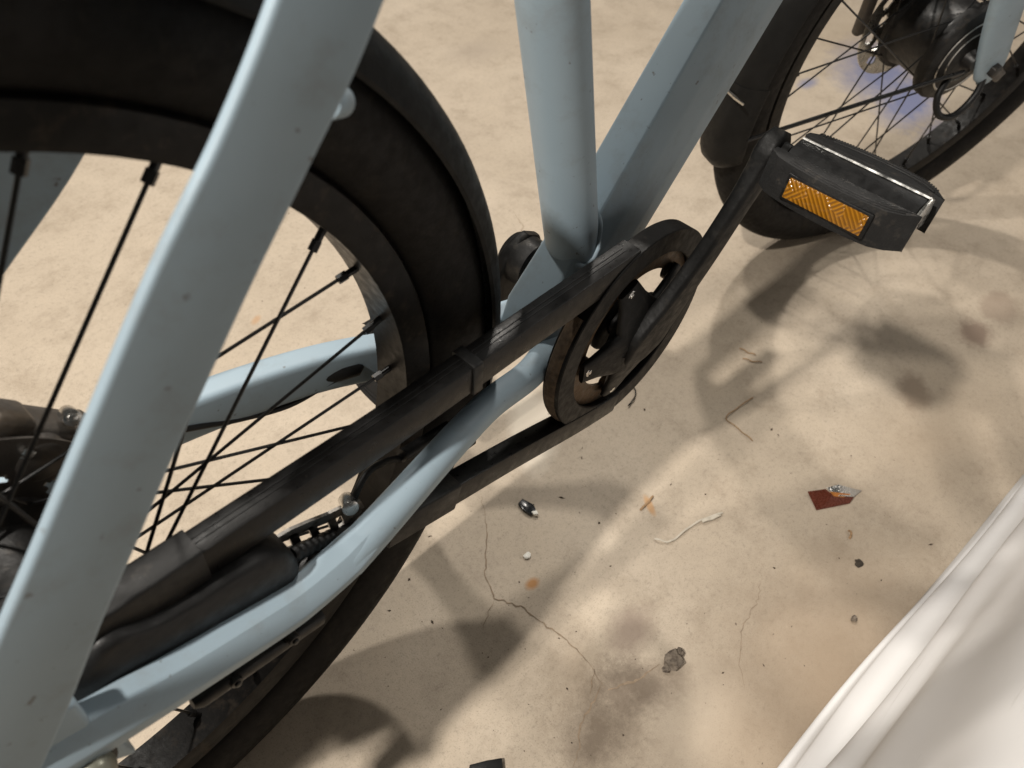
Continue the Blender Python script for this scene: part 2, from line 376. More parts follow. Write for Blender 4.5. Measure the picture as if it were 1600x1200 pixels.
# --- seat stays (flat broad tubes)
def stay(sgn):
    pts = []
    for x, z, y, wd in ((-.0440, .3320, .0790, .0200), (-.0106, .3723, .0775, .0192), (.0153, .4064, .0765, .0182), (.0416, .4375, .0745, .0177), (.0667, .4677, .0725, .0172), (.1119, .5210, .0695, .0172),
                        (.1472, .5582, .0665, .0168), (.1793, .5978, .0645, .0176), (.240, .672, .050, .0178), (.300, .745, .028, .0175)):
        pts.append((x-.0010, sgn*(y+.0014), z+.0008, wd+.0013, .0031))
    if sgn > 0: pts[:7] = [(-.045, .076, .345, .020, .0056), (-.005, .075, .405, .0215, .0056), (.058, .072, .463, .0215, .0056), (.127, .068, .522, .0200, .0056)]
    s = spline(pts, 7)
    return sweep([q[:3] for q in s], [rbox(q[4], q[3], .0027, 6) for q in s], Vector((-sgn*.12, .99, 0)))
ssr = part('seat_stay', stay(-1), 'paint'); part('seat_stay', stay(1), 'paint')
b0 = at(523, 172, -.052)
part('mudguard_boss', cyl(b0+Vector((-.004, 0, .004)), b0+Vector((.010, .010, -.004)), .0062, 20), 'paint', ssr, bevel=.001)
part('screw_head', cyl(b0+Vector((.010, .010, -.004)), b0+Vector((.014, .0135, -.0055)), .0045, 16), 'dark_metal', ssr)

# --- right chain stay: slim at the bracket, dips under the chain, broad faceted rear piece
cs_path = [(.395, -.020, .262, .0130, .0130), (.351, -.034, .2705, .0110, .0118), (.299, -.043, .2850, .0104, .0114), (.259, -.052, .2915, .0104, .0114), (.222, -.060, .2930, .0106, .0116),
           (.179, -.066, .2865, .0112, .0122), (.150, -.069, .2815, .0118, .0128)]
s = spline(cs_path, 8)
csr = part('chain_stay', sweep([q[:3] for q in s], [ell(q[3], q[4], 28, 2.3) for q in s]), 'paint')
def hexa(w, h, rr=.0012):
    pts = [(.45*w, h), (w, .45*h), (w, -.45*h), (.5*w, -h), (-.42*w, -h), (-w, -.25*h), (-w*.92, .25*h), (-.35*w, h)]
    out = []
    for i in range(8):
        p, c, n = Vector(pts[i-1]), Vector(pts[i]), Vector(pts[(i+1) % 8])
        a = c+(p-c).normalized()*rr; b_ = c+(n-c).normalized()*rr
        for t in (0, .5, 1): q = a*(1-t)**2+c*2*t*(1-t)+b_*t*t; out.append((q.x, q.y))
    return out
cs2 = [(.172, -.0672, .2853, .0106, .0114), (.158, -.0685, .2828, .0122, .0132), (.146, -.0695, .2815, .0126, .0138), (.120, -.0712, .2825, .0128, .0142), (.099, -.0720, .2860, .0130, .0148), (.046, -.0740, .3015, .0128, .0156), (.012, -.0752, .3130, .0128, .0175), (-.015, -.076, .321, .0120, .0185), (-.045, -.076, .328, .010, .016)]
s = spline(cs2, 7)
part('stay_end', sweep([q[:3] for q in s], [hexa(q[3], q[4]) for q in s]), 'paint', csr, smooth=25)
# web of the drop-out between the two stays
web = [at(132, 1112, -.076), at(210, 1166, -.076), at(100, 1200, -.076), at(-60, 1290, -.076), at(-60, 1210, -.076), at(50, 1110, -.076), at(112, 1085, -.076)]
part('drop_out', prism([(q.x, q.z) for q in web], 'y', -.0815, -.0690), 'paint', csr, bevel=.003, seg=3)
# left chain stay
cl = [(.40, .020, .262, .0110, .0150), (.34, .036, .265, .0105, .0160), (.294, .045, .274, .0100, .0165), (.22, .052, .301, .0098, .0160), (.142, .060, .316, .0098, .0165), (.06, .068, .322, .0098, .0170), (-.03, .072, .325, .0098, .017)]
s = spline(cl, 8); csl = part('chain_stay', sweep([q[:3] for q in s], [rbox(q[3], q[4], .0052, 6) for q in s]), 'paint')
g0, g1 = at(500, 590, .046), at(560, 577, .040)
part('cable_grommet', sweep([g0+Vector((-.006, -.001, -.001)), g0, (g0+g1)/2, g1, g1+Vector((.004, 0, .001))], [ell(.002, .002, 16), ell(.0035, .0055, 16), ell(.0042, .0070, 16), ell(.0035, .0055, 16), ell(.0015, .002, 16)]), 'boot_rubber', csl, 60)
cb = [at(540, 585, .042), at(510, 600, .044), at(450, 633, .047), at(370, 655, .050), at(280, 672, .052), at(180, 700, .055), at(90, 740, .058)]
part('brake_cable', tube(spline([tuple(q) for q in cb], 6), .0024, 10), 'boot_rubber', csl, 60)

# ------------------------------------------------------------------ wheels
def tyre_prof(Ro, Ri, hw):
    pr = []
    for i in range(25):
        t = math.pi*(-1+2*i/24)*.80
        pr.append((Ri+(Ro-Ri)*.50+(Ro-Ri)*.50*math.cos(t)*1.0, hw*math.sin(t)))
    return pr
def make_wheel(root, Ro, Rr, Ri, spokes, hubf, hair=True):
    """wheel about the local origin: tyre, rim, spokes; radii outer, rim outer, rim inner"""
    pr = []
    hw = .0265; mid = (Ro+Rr)/2+.003
    for i in range(33):
        t = R_(-148+296*i/32); rr = (Ro-mid)*math.cos(t) if math.cos(t) > 0 else (mid-Rr+.002)*math.cos(t)
        pr.append((mid+rr, hw*math.sin(t)))
    # tread shoulders and sidewall lines
    tp = []
    for i, (r, y) in enumerate(pr): tp.append((r, y))
    ty = part('tyre', lathe_y(tp, (0, 0, 0), 128), 'sidewall', root, 60)
    ty.data.materials.append(MATS['rubber'])
    for p in ty.data.polygons:
        c = p.center; 
        if math.hypot(c.x, c.z) > Ro-.011: p.material_index = 1
    part('rim', lathe_y([(Ri, -.0140), (Ri-.0002, .0155), (Ri+.004, .0172), (Rr+.001, .0178), (Rr+.003, .0135), (Rr+.003, -.0135), (Rr+.001, -.0165), (Ri+.004, -.0155)], (0, 0, 0), 128), 'rim_black', root, 35)
    sp_me = None; nip_me = None
    for ang, side, tang in spokes:
        a = R_(ang); b_ = a+tang*R_(hubf[1])
        P = Vector(((Ri+.003)*math.cos(a), side*.003, (Ri+.003)*math.sin(a))); Q = Vector((hubf[0]*math.cos(b_), side*hubf[2], hubf[0]*math.sin(b_)))
        d = (Q-P).normalized(); L = (Q-P).length
        if sp_me is None:
            o = part('spoke', cyl((0, 0, 0), (0, 0, 1), .00105, 8), 'spoke_black', root); sp_me = o.data
            no = part('spoke_nipple', merge(cyl((0, 0, 0), (0, 0, .0105), .0021, 10), cyl((0, 0, .0105), (0, 0, .0165), .0028, 6)), 'spoke_black', root); nip_me = no.data
        else:
            o = bpy.data.objects.new('spoke', sp_me); C.objects.link(o); o.parent = root
            no = bpy.data.objects.new('spoke_nipple', nip_me); C.objects.link(no); no.parent = root
        qt = d.to_track_quat('Z', 'Y')
        o.matrix_basis = Matrix.Translation(P) @ qt.to_matrix().to_4x4() @ Matrix.Diagonal((1, 1, L, 1))
        no.matrix_basis = Matrix.Translation(P-d*.001) @ qt.to_matrix().to_4x4()
    if hair:
        rng = random.Random(3); parts = []
        for i in range(190):
            a = 2*math.pi*i/190+rng.gauss(0, .003); 
            for y in (-.019, .019):
                if rng.random() < .2: continue
                r0 = mid+(Ro-mid)*math.sqrt(max(0, 1-(y/hw)**2))-.0003; L = .0022+.0022*rng.random(); tt = rng.gauss(0, .25)
                p = Vector((r0*math.cos(a), y, r0*math.sin(a))); n = Vector((math.cos(a+tt), y*18*.5, math.sin(a+tt))).normalized()
                q = p+n*L; s1 = Vector((-math.sin(a), 0, math.cos(a)))*.00042; s2 = Vector((0, 1, 0))*.00042
                parts.append(([p-s1-s2, p+s1-s2, p+s2, q], [(0, 1, 3), (1, 2, 3), (2, 0, 3)]))
        h = part('tread_vent_hair', merge(*parts), 'rubber', root, 0); h['kind'] = 'stuff'
    return ty
def hole_disc(name, R1, R0, y0, y1, c, mat, parent, nh=9, rings=((.82, 3.2), (.68, 2.6)), n=144):
    """brake disc with oval openings: a ring of quads in which the openings are left out"""
    nr = 14; V = []; Fc = []; keep = set()
    def inside(r, a):
        for fr, w_ in rings:
            for k in range(nh):
                ca = 2*math.pi*(k+(.5 if fr < .75 else 0))/nh; da = (a-ca+math.pi) % (2*math.pi)-math.pi
                if (da*r/(.0085))**2+((r-fr*R1)/.0055)**2 < 1: return True
        return False
    for y in (y0, y1):
        for i in range(n):
            for j in range(nr+1):
                a = 2*math.pi*i/n; r = R0+(R1-R0)*j/nr; V.append((c[0]+r*math.cos(a), y, c[2]+r*math.sin(a)))
    S = n*(nr+1)
    def idx(i, j, k): return k*S+(i % n)*(nr+1)+j
    for i in range(n):
        for j in range(nr):
            a = 2*math.pi*(i+.5)/n; r = R0+(R1-R0)*(j+.5)/nr
            if not inside(r, a): keep.add((i, j))
    for i, j in keep:
        Fc.append((idx(i, j, 0), idx(i+1, j, 0), idx(i+1, j+1, 0), idx(i, j+1, 0)))
        Fc.append((idx(i, j, 1), idx(i, j+1, 1), idx(i+1, j+1, 1), idx(i+1, j, 1)))
        for di, dj, e in ((1, 0, ((1, 0), (1, 1))), (-1, 0, ((0, 1), (0, 0))), (0, 1, ((1, 1), (0, 1))), (0, -1, ((0, 0), (1, 0)))):
            nb = ((i+di) % n, j+dj)
            if nb not in keep:
                (a1, b1), (a2, b2) = e
                Fc.append((idx(i+a1, j+b1, 0), idx(i+a2, j+b2, 0), idx(i+a2, j+b2, 1), idx(i+a1, j+b1, 1)))
    return part(name, (V, Fc), mat, parent, 30)

# rear wheel
rw = part_empty('rear_wheel', Matrix.Translation(RA))
known = {67.5: (-1, 1), 56.25: (-1, 1), 33.75: (-1, -1), 22.5: (1, 1), 11.25: (1, -1), 0.0: (1, -1), -22.5: (1, 1), -33.75: (1, -1), -56.25: (1, 1)}
sp = []
for k in range(32):
    a = 11.25*k; a = a if a <= 180 else a-360
    sd, tg = known.get(a, (1 if k % 2 else -1, 1 if (k//2) % 2 else -1)); sp.append((a, sd, tg))
make_wheel(rw, .3215, .2640, .2468, sp, (.047, 62, .027))
part('hub', lathe_y([(.001, -.058), (.010, -.058), (.012, -.040), (.036, -.036), (.050, -.031), (.051, -.026), (.040, -.022), (.036, 0), (.040, .022), (.051, .026), (.050, .031), (.034, .036), (.012, .042), (.009, .060), (.001, .060)], (0, 0, 0), 48), 'dark_metal', rw)
hole_disc('brake_disc', .080, .036, .0395, .0413, (0, 0, 0), 'caliper_grey', rw)
# rear brake caliper on the left
cc = at(62, 692, .058)
RC_ = Matrix.Rotation(R_(48), 3, 'Y')
def cq(x, y, z): return cc+RC_ @ Vector((x, y, z))
cal = part('brake_caliper', merge(box(cc, (.066, .026, .032), RC_), box(cq(.034, .004, -.004), (.030, .020, .022), RC_), box(cq(-.028, -.004, .012), (.022, .022, .018), RC_), cyl(cq(-.008, -.019, 0), cq(-.008, .014, 0), .0145, 24)), 'caliper_grey', bevel=.004, seg=3)
part('caliper_slot', box(cq(.018, -.0132, .004), (.014, .003, .007), RC_), 'boot_rubber', cal, bevel=.0008)
for px, py, yy in ((110, 650, .050), (38, 702, .044)):
    q = at(px, py, yy); part('bolt', merge(cyl(q+Vector((0, -.004, .002)), q+Vector((0, .006, -.003)), .0046, 20), cyl(q+Vector((0, -.007, .0035)), q+Vector((0, -.003, .002)), .0030, 6)), 'bright_steel', cal, bevel=.0006)
part('mount_arm', merge(box(cc+Vector((-.012, .010, -.032)), (.018, .010, .052), Matrix.Rotation(R_(28), 3, 'Y')), box(cc+Vector((.028, .010, -.030)), (.014, .010, .050), Matrix.Rotation(R_(-20), 3, 'Y'))), 'caliper_grey', cal, bevel=.002)
part('lever_strip', box(at(80, 735, .05), (.060, .003, .006), Matrix.Rotation(R_(-26), 3, 'Y')), 'steel', cal, bevel=.0008)
# rear mudguard
def guard_prof(R, hw, drop, tk=.0022):
    o, i_ = [], []
    for k in range(17):
        u = -1+2*k/16; y = hw*u; d = drop*(abs(u)**3.2)
        o.append((R-d, y)); i_.append((R-d-tk, y*.965))
    return o+i_[::-1]
part('rear_mudguard', lathe_y(guard_prof(.3325, .0310, .021), RA, 96, -16, 196), 'guard_black', smooth=50)
# axle nut
nut = at(148, 1192, -.092)
part('axle_nut', lathe_y([(.001, -.0125), (.005, -.012), (.0085, -.0095), (.0098, -.006), (.0100, -.002), (.0100, .0), (.001, .0)], (-.006, -.0835, RA.z-.016), 24), 'olive_cap', rw).matrix_basis = Matrix.Translation(-RA)
part('axle_washer', lathe_y([(.005, -.003), (.0118, -.0028), (.0125, 0), (.005, 0)], (-.006, -.0834, RA.z-.016), 24), 'boot_rubber', rw).matrix_basis = Matrix.Translation(-RA)

# ------------------------------------------------------------------ chain case
CY = -.0500
RC = .0940
cpts = [(-.02, CY, .349), (.08, CY, .349), (.20, CY, .3475), (.34, CY, .3500), (.43, CY, .3512)]
s = spline(cpts, 6)
case = part('chain_case', sweep(s, rbox(.0083, .0115)), 'case_plastic', smooth=30)
# moulded double line along its top
for dy in (-.0012, .0022):
    part('case_seam', sweep([(p[0], CY+dy, p[2]+.0116) for p in s[:-1]], rbox(.00035, .0003, .0001)), 'boot_rubber', case)
# clip band
part('case_clip', sweep([(.262, CY, .3482), (.270, CY, .3484)], rbox(.0100, .0132)), 'black_plastic', case, bevel=.0006)
part('case_sleeve', sweep([(-.03, CY-.001, .352), (.03, CY-.001, .352), (.080, CY-.001, .3515)], [rbox(.0098, .0136, .003), rbox(.0096, .0132, .0025), rbox(.0093, .0126, .0018)]), 'black_plastic', case, bevel=.0005)
part('case_label', sweep([(.355, CY+.0002, .3636), (.402, CY+.0002, .3648)], rbox(.0068, .00025, .0001)), 'steel', case) if False else None
# lower run
lo = [(.449, CY-.003, .182), (.40, CY-.003, .1935), (.32, CY-.003, .218), (.24, CY-.003, .240), (.16, CY-.002, .262), (.06, CY, .284), (0, CY, .292)]
s2 = spline(lo, 6)
low = part('chain_case_lower', sweep(s2, rbox(.0078, .0110)), 'case_plastic', smooth=30)
part('case_seam', sweep([(p[0]-.003, p[1]-.0012, p[2]+.0111) for p in s2], rbox(.00035, .0003, .0001)), 'boot_rubber', low)
part('case_joint', sweep([(.190, CY-.0025, .2535), (.225, CY-.003, .2445), (.250, CY-.003, .2375)], rbox(.0098, .0128)), 'black_plastic', low, bevel=.0006)
# hoop round the chainring
part('chainring_guard', lathe_y([(RC, -.0592), (RC-.0008, -.0600), (.0748, -.0600), (.0740, -.0592), (.0740, -.0570), (.086, -.0560), (.086, -.0470), (.0770, -.0460), (.0770, -.0440), (RC-.0008, -.0440), (RC, -.0448)], BB, 96), 'muddy_plastic', case, 30, label='mud-stained round end of the chain case').matrix_basis = Matrix()
part('mud_crust', lathe_y([(RC-.0002, -.0570), (RC+.0010, -.055), (RC+.0015, -.051), (RC+.0010, -.047), (RC-.0002, -.0455)], BB, 26, 142, 214), 'mud', case, 0)
# cog cover and rubber boot at the rear
part('cog_cover', lathe_y([(.001, -.062), (.030, -.062), (.044, -.058), (.048, -.054), (.048, -.040), (.001, -.040)], RA+Vector((0, 0, -.002)), 48), 'black_plastic', case)
bo = [(448, 858), (466, 880), (455, 915), (410, 945), (305, 1003), (205, 1062), (112, 1115), (96, 1085), (130, 1020), (170, 985), (235, 962), (300, 925), (350, 893), (400, 866)]
bo = [at(x, y, -.060) for x, y in bo]
def smooth_loop(P, n=3):
    P = [(q.x, q.z) for q in P]; N = len(P); out = []
    for i in range(N):
        a, b_, c, d = P[i-1], P[i], P[(i+1) % N], P[(i+2) % N]
        for j in range(n):
            t = j/n; out.append(tuple(.5*(2*q+(-p+r)*t+(2*p-5*q+4*r-s)*t*t+(-p+3*q-3*r+s)*t**3) for p, q, r, s in zip(a, b_, c, d)))
    return out
loop = smooth_loop(bo)
def puffed(loop, y0, y1, steps=((0, .0), (.06, .55), (.25, .9), (.5, 1.0), (.75, .9), (1, .5))):
    cx = sum(p[0] for p in loop)/len(loop); cz = sum(p[1] for p in loop)/len(loop); n = len(loop); V = []; Fc = []
    ts = ((0, .86), (.08, .94), (.22, .985), (.45, 1.0), (1, 1.0))
    for t, k in ts:
        V += [(cx+(a-cx)*k, y0+(y1-y0)*t, cz+(b_-cz)*k) for a, b_ in loop]
    for i in range(len(ts)-1):
        for j in range(n): Fc.append((i*n+j, i*n+(j+1) % n, (i+1)*n+(j+1) % n, (i+1)*n+j))
    Fc += [tuple(range(n))[::-1], tuple((len(ts)-1)*n+j for j in range(n))]
    return V, Fc
boot = part('gear_boot', puffed(loop, -.067, -.044), 'boot_rubber', smooth=70)
g0 = at(455, 868, -.055); g1 = at(520, 838, -.050)
rib = []
for i in range(33):
    t = i/32; rib.append((.0042+.0010*abs(math.sin(t*math.pi*7)), g0.lerp(g1, t)))
part('ribbed_cable_sleeve', tube([tuple(p) for r, p in rib], [r for r, p in rib], 14), 'boot_rubber', boot, 50)
part('shift_cable', tube(spline([tuple(at(515, 840, -.050)), tuple(at(560, 815, -.046)), tuple(at(640, 760, -.036)), tuple(at(740, 690, -.02))], 6), .0024, 10), 'boot_rubber', boot, 60)
# slotted steel torque arm with a barrel screw, cable looping out of it
def arm_plate():
    up = [at(x, y, -.046) for x, y in ((425, 846), (455, 828), (485, 815), (515, 803), (535, 793), (556, 782))]
    lw = [at(x, y, -.046) for x, y in ((435, 872), (470, 862), (500, 850), (528, 838), (548, 822), (566, 800))]
    V = []; Fc = []; N = len(up)
    # ladder: two rails with cross webs, so the slots are open
    V0 = []
    for u, l in zip(up, lw):
        for t in (0, .30, .72, 1): V0.append(u.lerp(l, t))
    for y in (0, .0022):
        V += [v+Vector((0, y, 0)) for v in V0]
    S = len(V0)
    cells = []
    fr = []
    for i in range(N-1):
        for j in range(3):
            if j == 1: continue
            fr.append((i, i+1, j))
    rails = [(i*4+j, (i+1)*4+j, (i+1)*4+j+1, i*4+j+1) for i, _, j in fr]
    for f in rails:
        Fc.append(f); Fc.append(tuple(k+S for k in f[::-1])); 
        for a, b_ in ((f[0], f[1]), (f[2], f[3])): Fc.append((a, b_, b_+S, a+S))
    P = [(V, Fc)]
    for i in range(N):   # cross webs
        u, l = up[i].lerp(lw[i], .2), up[i].lerp(lw[i], .76)
        d = (up[min(i+1, N-1)]-up[max(i-1, 0)]).normalized()*.0030
        q = [u-d, u+d, l+d, l-d]; P.append((q+[v+Vector((0, .0020, 0)) for v in q], [(0, 1, 2, 3), (7, 6, 5, 4), (0, 4, 5, 1), (1, 5, 6, 2), (2, 6, 7, 3), (3, 7, 4, 0)]))
    return merge(*P)
ta = part('torque_arm', arm_plate(), 'dull_steel', smooth=0)
q = at(546, 788, -.047)
part('barrel_screw', merge(cyl(q+Vector((-.002, -.004, .002)), q+Vector((.002, .006, -.003)), .0052, 24), cyl(q+Vector((.002, .005, -.003)), q+Vector((.004, .009, -.005)), .0034, 16)), 'bright_steel', ta, bevel=.0006)
part('screw_head', cyl(at(428, 846, -.048), at(428, 846, -.048)+Vector((0, .003, -.001)), .0032, 12), 'bright_steel', ta, bevel=.0008)
part('gear_cable', tube(spline([tuple(at(552, 782, -.046)), tuple(at(560, 762, -.044)), tuple(at(575, 738, -.040)), tuple(at(600, 722, -.036)), tuple(at(632, 714, -.032)), tuple(at(668, 704, -.028))], 6), .0023, 12), 'boot_rubber', ta, 60)
part('cable_stop', cyl(at(628, 712, -.034), at(700, 668, -.030), .0048, 16), 'black_plastic', ta)
# bracket strip under the stay with two bolts
k0, k1 = at(300, 1100, -.0715), at(500, 962, -.0690)
br = part('stay_bracket', sweep([k0, k0.lerp(k1, .06), k0.lerp(k1, .5), k1], [ell(.003, .003, 16, 2.5), ell(.005, .0060, 16, 2.5), ell(.005, .0062, 16, 2.5), ell(.005, .0062, 16, 2.5)]), 'black_plastic')
for px, py in ((370, 1066), (460, 1000)):
    q = at(px, py, -.0765); part('bolt', merge(cyl(q+Vector((0, -.001, 0)), q+Vector((0, .005, 0)), .0038, 18), cyl(q+Vector((0, -.0025, 0)), q+Vector((0, -.0005, 0)), .0022, 6)), 'dark_metal', br, bevel=.0005)

# ------------------------------------------------------------------ cranks, chainring, pedals
CA = 1.0789; U = Vector((math.cos(CA), 0, math.sin(CA)))
ring = part('chainring', lathe_y([(.056, -.0535), (.0750, -.0535), (.0750, -.0505), (.056, -.0505)], BB, 96), 'rusty_metal', label='muddy steel chainring inside the chain case')
for k in range(5):
    a = R_(40+72*k); p = BB+Vector((.0575*math.cos(a), -.052, .0575*math.sin(a)))
    part('chainring_bolt', merge(cyl(p+Vector((0, -.0096, 0)), p+Vector((0, .004, 0)), .0048, 18), cyl(p+Vector((0, -.0102, 0)), p+Vector((0, -.008, 0)), .0026, 6)), 'bright_steel', ring, bevel=.0005)
    part('chainring_tab', cyl(p+Vector((0, -.0030, 0)), p+Vector((0, .0022, 0)), .0082, 20), 'rusty_metal', ring)
def y_of(sg, y): return y if sg > 0 else -y
def crank_arm(sg, Ud):
    arm = []
    for s_, y, w_, t_ in ((-.14, -.0680, .0100, .0035), (-.10, -.0685, .0170, .0048), (0, -.0700, .0230, .0066), (.10, -.0722, .0210, .0066), (.25, -.0757, .0165, .0064), (.50, -.0808, .0130, .0062), (.75, -.0840, .0124, .0062), (.90, -.0854, .0136, .0070), (.98, -.0860, .0152, .0080), (1.04, -.0862, .0132, .0074), (1.085, -.0862, .0072, .0052)):
        p = BB+Ud*(.1696*s_); arm.append((p.x, y_of(sg, y), p.z, w_, t_))
    s = spline(arm, 6)
    return sweep([q[:3] for q in s], [rbox(q[4], q[3], min(.0042, q[4]*.75), 5) for q in s])
crr = part('crank', crank_arm(1, U), 'crank_black', smooth=40)
q = BB+U*.1696+Vector((0, -.0865, 0))
part('worn_tip', lathe_y([(.0005, 0), (.004, -.0004), (.007, .0008), (.0075, .0025), (.0005, .0025)], q+U*.006+Vector((-.004, .0048, .004)), 16), 'crank_worn', crr) if False else None
part('pedal_boss', cyl(q+Vector((0, .004, 0)), q+Vector((0, -.013, 0)), .0095, 24, .0082), 'crank_black', crr, bevel=.0012)
# spider
sp_parts = [lathe_y([(.001, -.0685), (.028, -.0685), (.034, -.0655), (.036, -.056), (.001, -.056)], BB, 40)]
for k in range(5):
    a = R_(40+72*k); d = Vector((math.cos(a), 0, math.sin(a)))
    path = [BB+d*.010+Vector((0, -.0655, 0)), BB+d*.030+Vector((0, -.0635, 0)), BB+d*.047+Vector((0, -.0605, 0)), BB+d*.0640+Vector((0, -.0580, 0))]
    sp_parts.append(sweep(path, [ell(.0055, .0270, 20, 3.4), ell(.0050, .0225, 20, 3.4), ell(.0038, .0150, 20, 3.4), ell(.0026, .0105, 20, 3.4)]))
part('spider', merge(*sp_parts), 'crank_black', crr, 45)
crl = part('crank', crank_arm(-1, -U), 'crank_black', smooth=60)
part('crank_cap', lathe_y([(.001, .083), (.012, .0825), (.020, .078), (.023, .070), (.022, .050), (.001, .050)], BB, 32), 'crank_black', crl)
part('axle', cyl(BB+Vector((0, -.060, 0)), BB+Vector((0, .064, 0)), .011, 20), 'dark_metal', crr)

def pedal(sg, pos, pitch, fname='pedal'):
    """pos: end of the crank; body reaches outward along -y for sg=1"""
    e = part_empty(fname, Matrix.Translation(pos) @ Matrix.Rotation(pitch, 4, 'Y') @ (Matrix.Identity(4) if sg > 0 else Matrix.Diagonal((1, -1, 1, 1))))
    P = lambda n, vf, m, **k: part(n, vf, m, e, **k)
    P('spindle', cyl((0, -.006, 0), (0, -.106, 0), .0065, 20), 'dark_metal')
    # central carrier: two dark channels with a bright lip and outer end plate
    P('body', prism([(-.0225, -.0085), (.0225, -.0085), (.0225, -.0020), (.0105, -.0005), (.0095, .0125), (.0040, .0140), (-.0060, .0105), (-.0165, .0020), (-.0225, .0010)], 'y', -.014, -.108), 'black_plastic', bevel=.0012)
    P('bright_lip', prism([(.0036, .0142), (.0092, .0130), (.0100, .0080), (.0108, .0082), (.0100, .0140), (.0040, .0154)], 'y', -.0150, -.1095), 'bright_steel')
    P('end_plate', prism([(-.022, -.009), (.022, -.009), (.021, -.001), (.0115, .0130), (.0040, .0150), (-.0065, .0112), (-.0170, .0030), (-.022, -.001)], 'y', -.1085, -.1105), 'steel', bevel=.0006)
    for sx in (-1, 1):
        # rubber block: bowed outer face, round at its outer end
        ol = []
        for t in range(13):
            u = t/12; y = -.010-.104*u
            bow = .0085*(1-(2*u-1)**2)+.0*u
            cut = .0135*max(0, (u-.80)/.20)**2+.006*max(0, (.12-u)/.12)**2
            ol.append((sx*(.0355+bow-cut), y))
        ol += [(sx*.0225, -.114), (sx*.0225, -.010)]
        b_ = P('rubber_pad', prism(ol, 'z', -.0140, .0115), 'pedal_rubber', bevel=.0024, seg=3)
        # grooves moulded along the top: two raised lines
        for off in (.0035, .0075):
            pth = []
            for t in range(2, 12):
                u = t/12; pth.append((sx*(.0355+.0085*(1-(2*u-1)**2)-off-.0135*max(0, (u-.80)/.20)**2), -.010-.104*u, .0117))
            part('pad_line', sweep(pth, ell(.0008, .0007, 8), Vector((1, 0, 0))), 'pedal_rubber', e)
        # ribbed outer edge
        ribs = []
        for t in range(44):
            u = .06+.86*t/43; y = -.010-.104*u; x = sx*(.0355+.0085*(1-(2*u-1)**2)-.0135*max(0, (u-.80)/.20)**2)
            if sx > 0: ribs.append(box((x-.003, y, .0108), (.0060, .0012, .0024)))
        if ribs: o = part('pad_rib', merge(*ribs), 'pedal_rubber', e, smooth=0); o['kind'] = 'stuff'
        rf = box((sx*.0435, -.062, -.0015), (.0030, .056, .0140)); 
        fr = box((sx*.0425, -.062, -.0015), (.0030, .0605, .0180))
        P('reflector_frame', fr, 'black_plastic', bevel=.0008); P('reflector', rf, 'amber', bevel=.0006, label='amber reflector on the pedal block')
    return e
pr = pedal(1, BB+U*.1696+Vector((0, -.0870, 0)), R_(9))
pl = pedal(-1, BB-U*.1696+Vector((0, .0865, 0)), R_(-62))

# ------------------------------------------------------------------ front end (steered to the right)
FH = Vector((1.1090759, -0.0172924, 0.31976842))
SM = Matrix(((0.95086896, 0.30895662, -0.01985023), (-0.30895662, 0.94284895, -0.12482658), (-0.01985023, 0.12482658, 0.99197999)))
FM = Matrix.Translation(FH) @ SM.to_4x4()
fw = part_empty('front_wheel', FM)
sp = [(11.25*k+4, 1 if k % 2 else -1, 1 if (k//2) % 2 else -1) for k in range(32)]
make_wheel(fw, .3205, .2620, .2450, sp, (.055, 55, .030))
part('hub_motor', lathe_y([(.001, -.062), (.008, -.062), (.012, -.050), (.045, -.047), (.058, -.043), (.061, -.038), (.061, -.030), (.054, -.027), (.050, -.016), (.050, .016), (.054, .027), (.060, .030), (.060, .036), (.044, .041), (.012, .046), (.008, .062), (.001, .062)], (0, 0, 0), 64), 'dark_metal', fw)
for r in (.030, .044):
    part('hub_groove', lathe_y([(r, -.0486+.0006*(r > .04)), (r+.0012, -.0494+.001*(r > .04)), (r+.0024, -.0484+.0008*(r > .04))], (0, 0, 0), 48), 'steel', fw)
hole_disc('brake_disc', .080, .040, .0455, .0473, (0, 0, 0), 'steel', fw)
ff = part_empty('front_fork', FM)
def leg(sg):
    pts = [(.040, sg*.0640, -.030, .010, .004), (.034, sg*.0640, -.012, .021, .0065), (.006, sg*.0640, .030, .0235, .0080), (-.028, sg*.0640, .085, .0240, .0095), (-.085, sg*.0620, .19, .022, .012), (-.150, sg*.058, .34, .021, .0130), (-.178, sg*.045, .41, .020, .0135), (-.186, sg*.020, .435, .018, .014)]
    s = spline(pts, 7); return sweep([q[:3] for q in s], [ell(q[4], q[3], 24, 2.8) for q in s])
for sg in (-1, 1):
    lg = part('fork_leg', leg(sg), 'paint', ff)
    part('axle_bolt', cyl((.028, sg*.064, -.006), (.028, sg*.078, -.006), .009, 6), 'dark_metal', ff, bevel=.001)
part('drop_out_tab', box((.060, -.063, -.022), (.030, .006, .016), Matrix.Rotation(R_(25), 3, 'Y')), 'caliper_grey', ff, bevel=.003)
part('steerer', cyl((-.178, 0, .41), (-.178-.15*math.cos(R_(68)), 0, .41+.15*math.sin(R_(68))), .020, 24), 'paint', ff)
# brake caliper and mount on the left leg
part('fork_caliper', merge(box((-.062, .052, .058), (.034, .026, .052), Matrix.Rotation(R_(-30), 3, 'Y')), box((-.084, .054, .010), (.016, .012, .060), Matrix.Rotation(R_(-12), 3, 'Y')), cyl((-.070, .040, .075), (-.070, .066, .075), .013, 20)), 'caliper_grey', ff, bevel=.004)
# power cable loop under the hub
lp = [(.030, -.058, -.004), (.026, -.072, -.035), (.004, -.076, -.062), (-.024, -.072, -.060), (-.034, -.062, -.040), (-.022, -.054, -.020)]
part('motor_cable', tube(spline(lp, 7), .0042, 12, Vector((0, 1, 0))), 'boot_rubber', ff, 60)
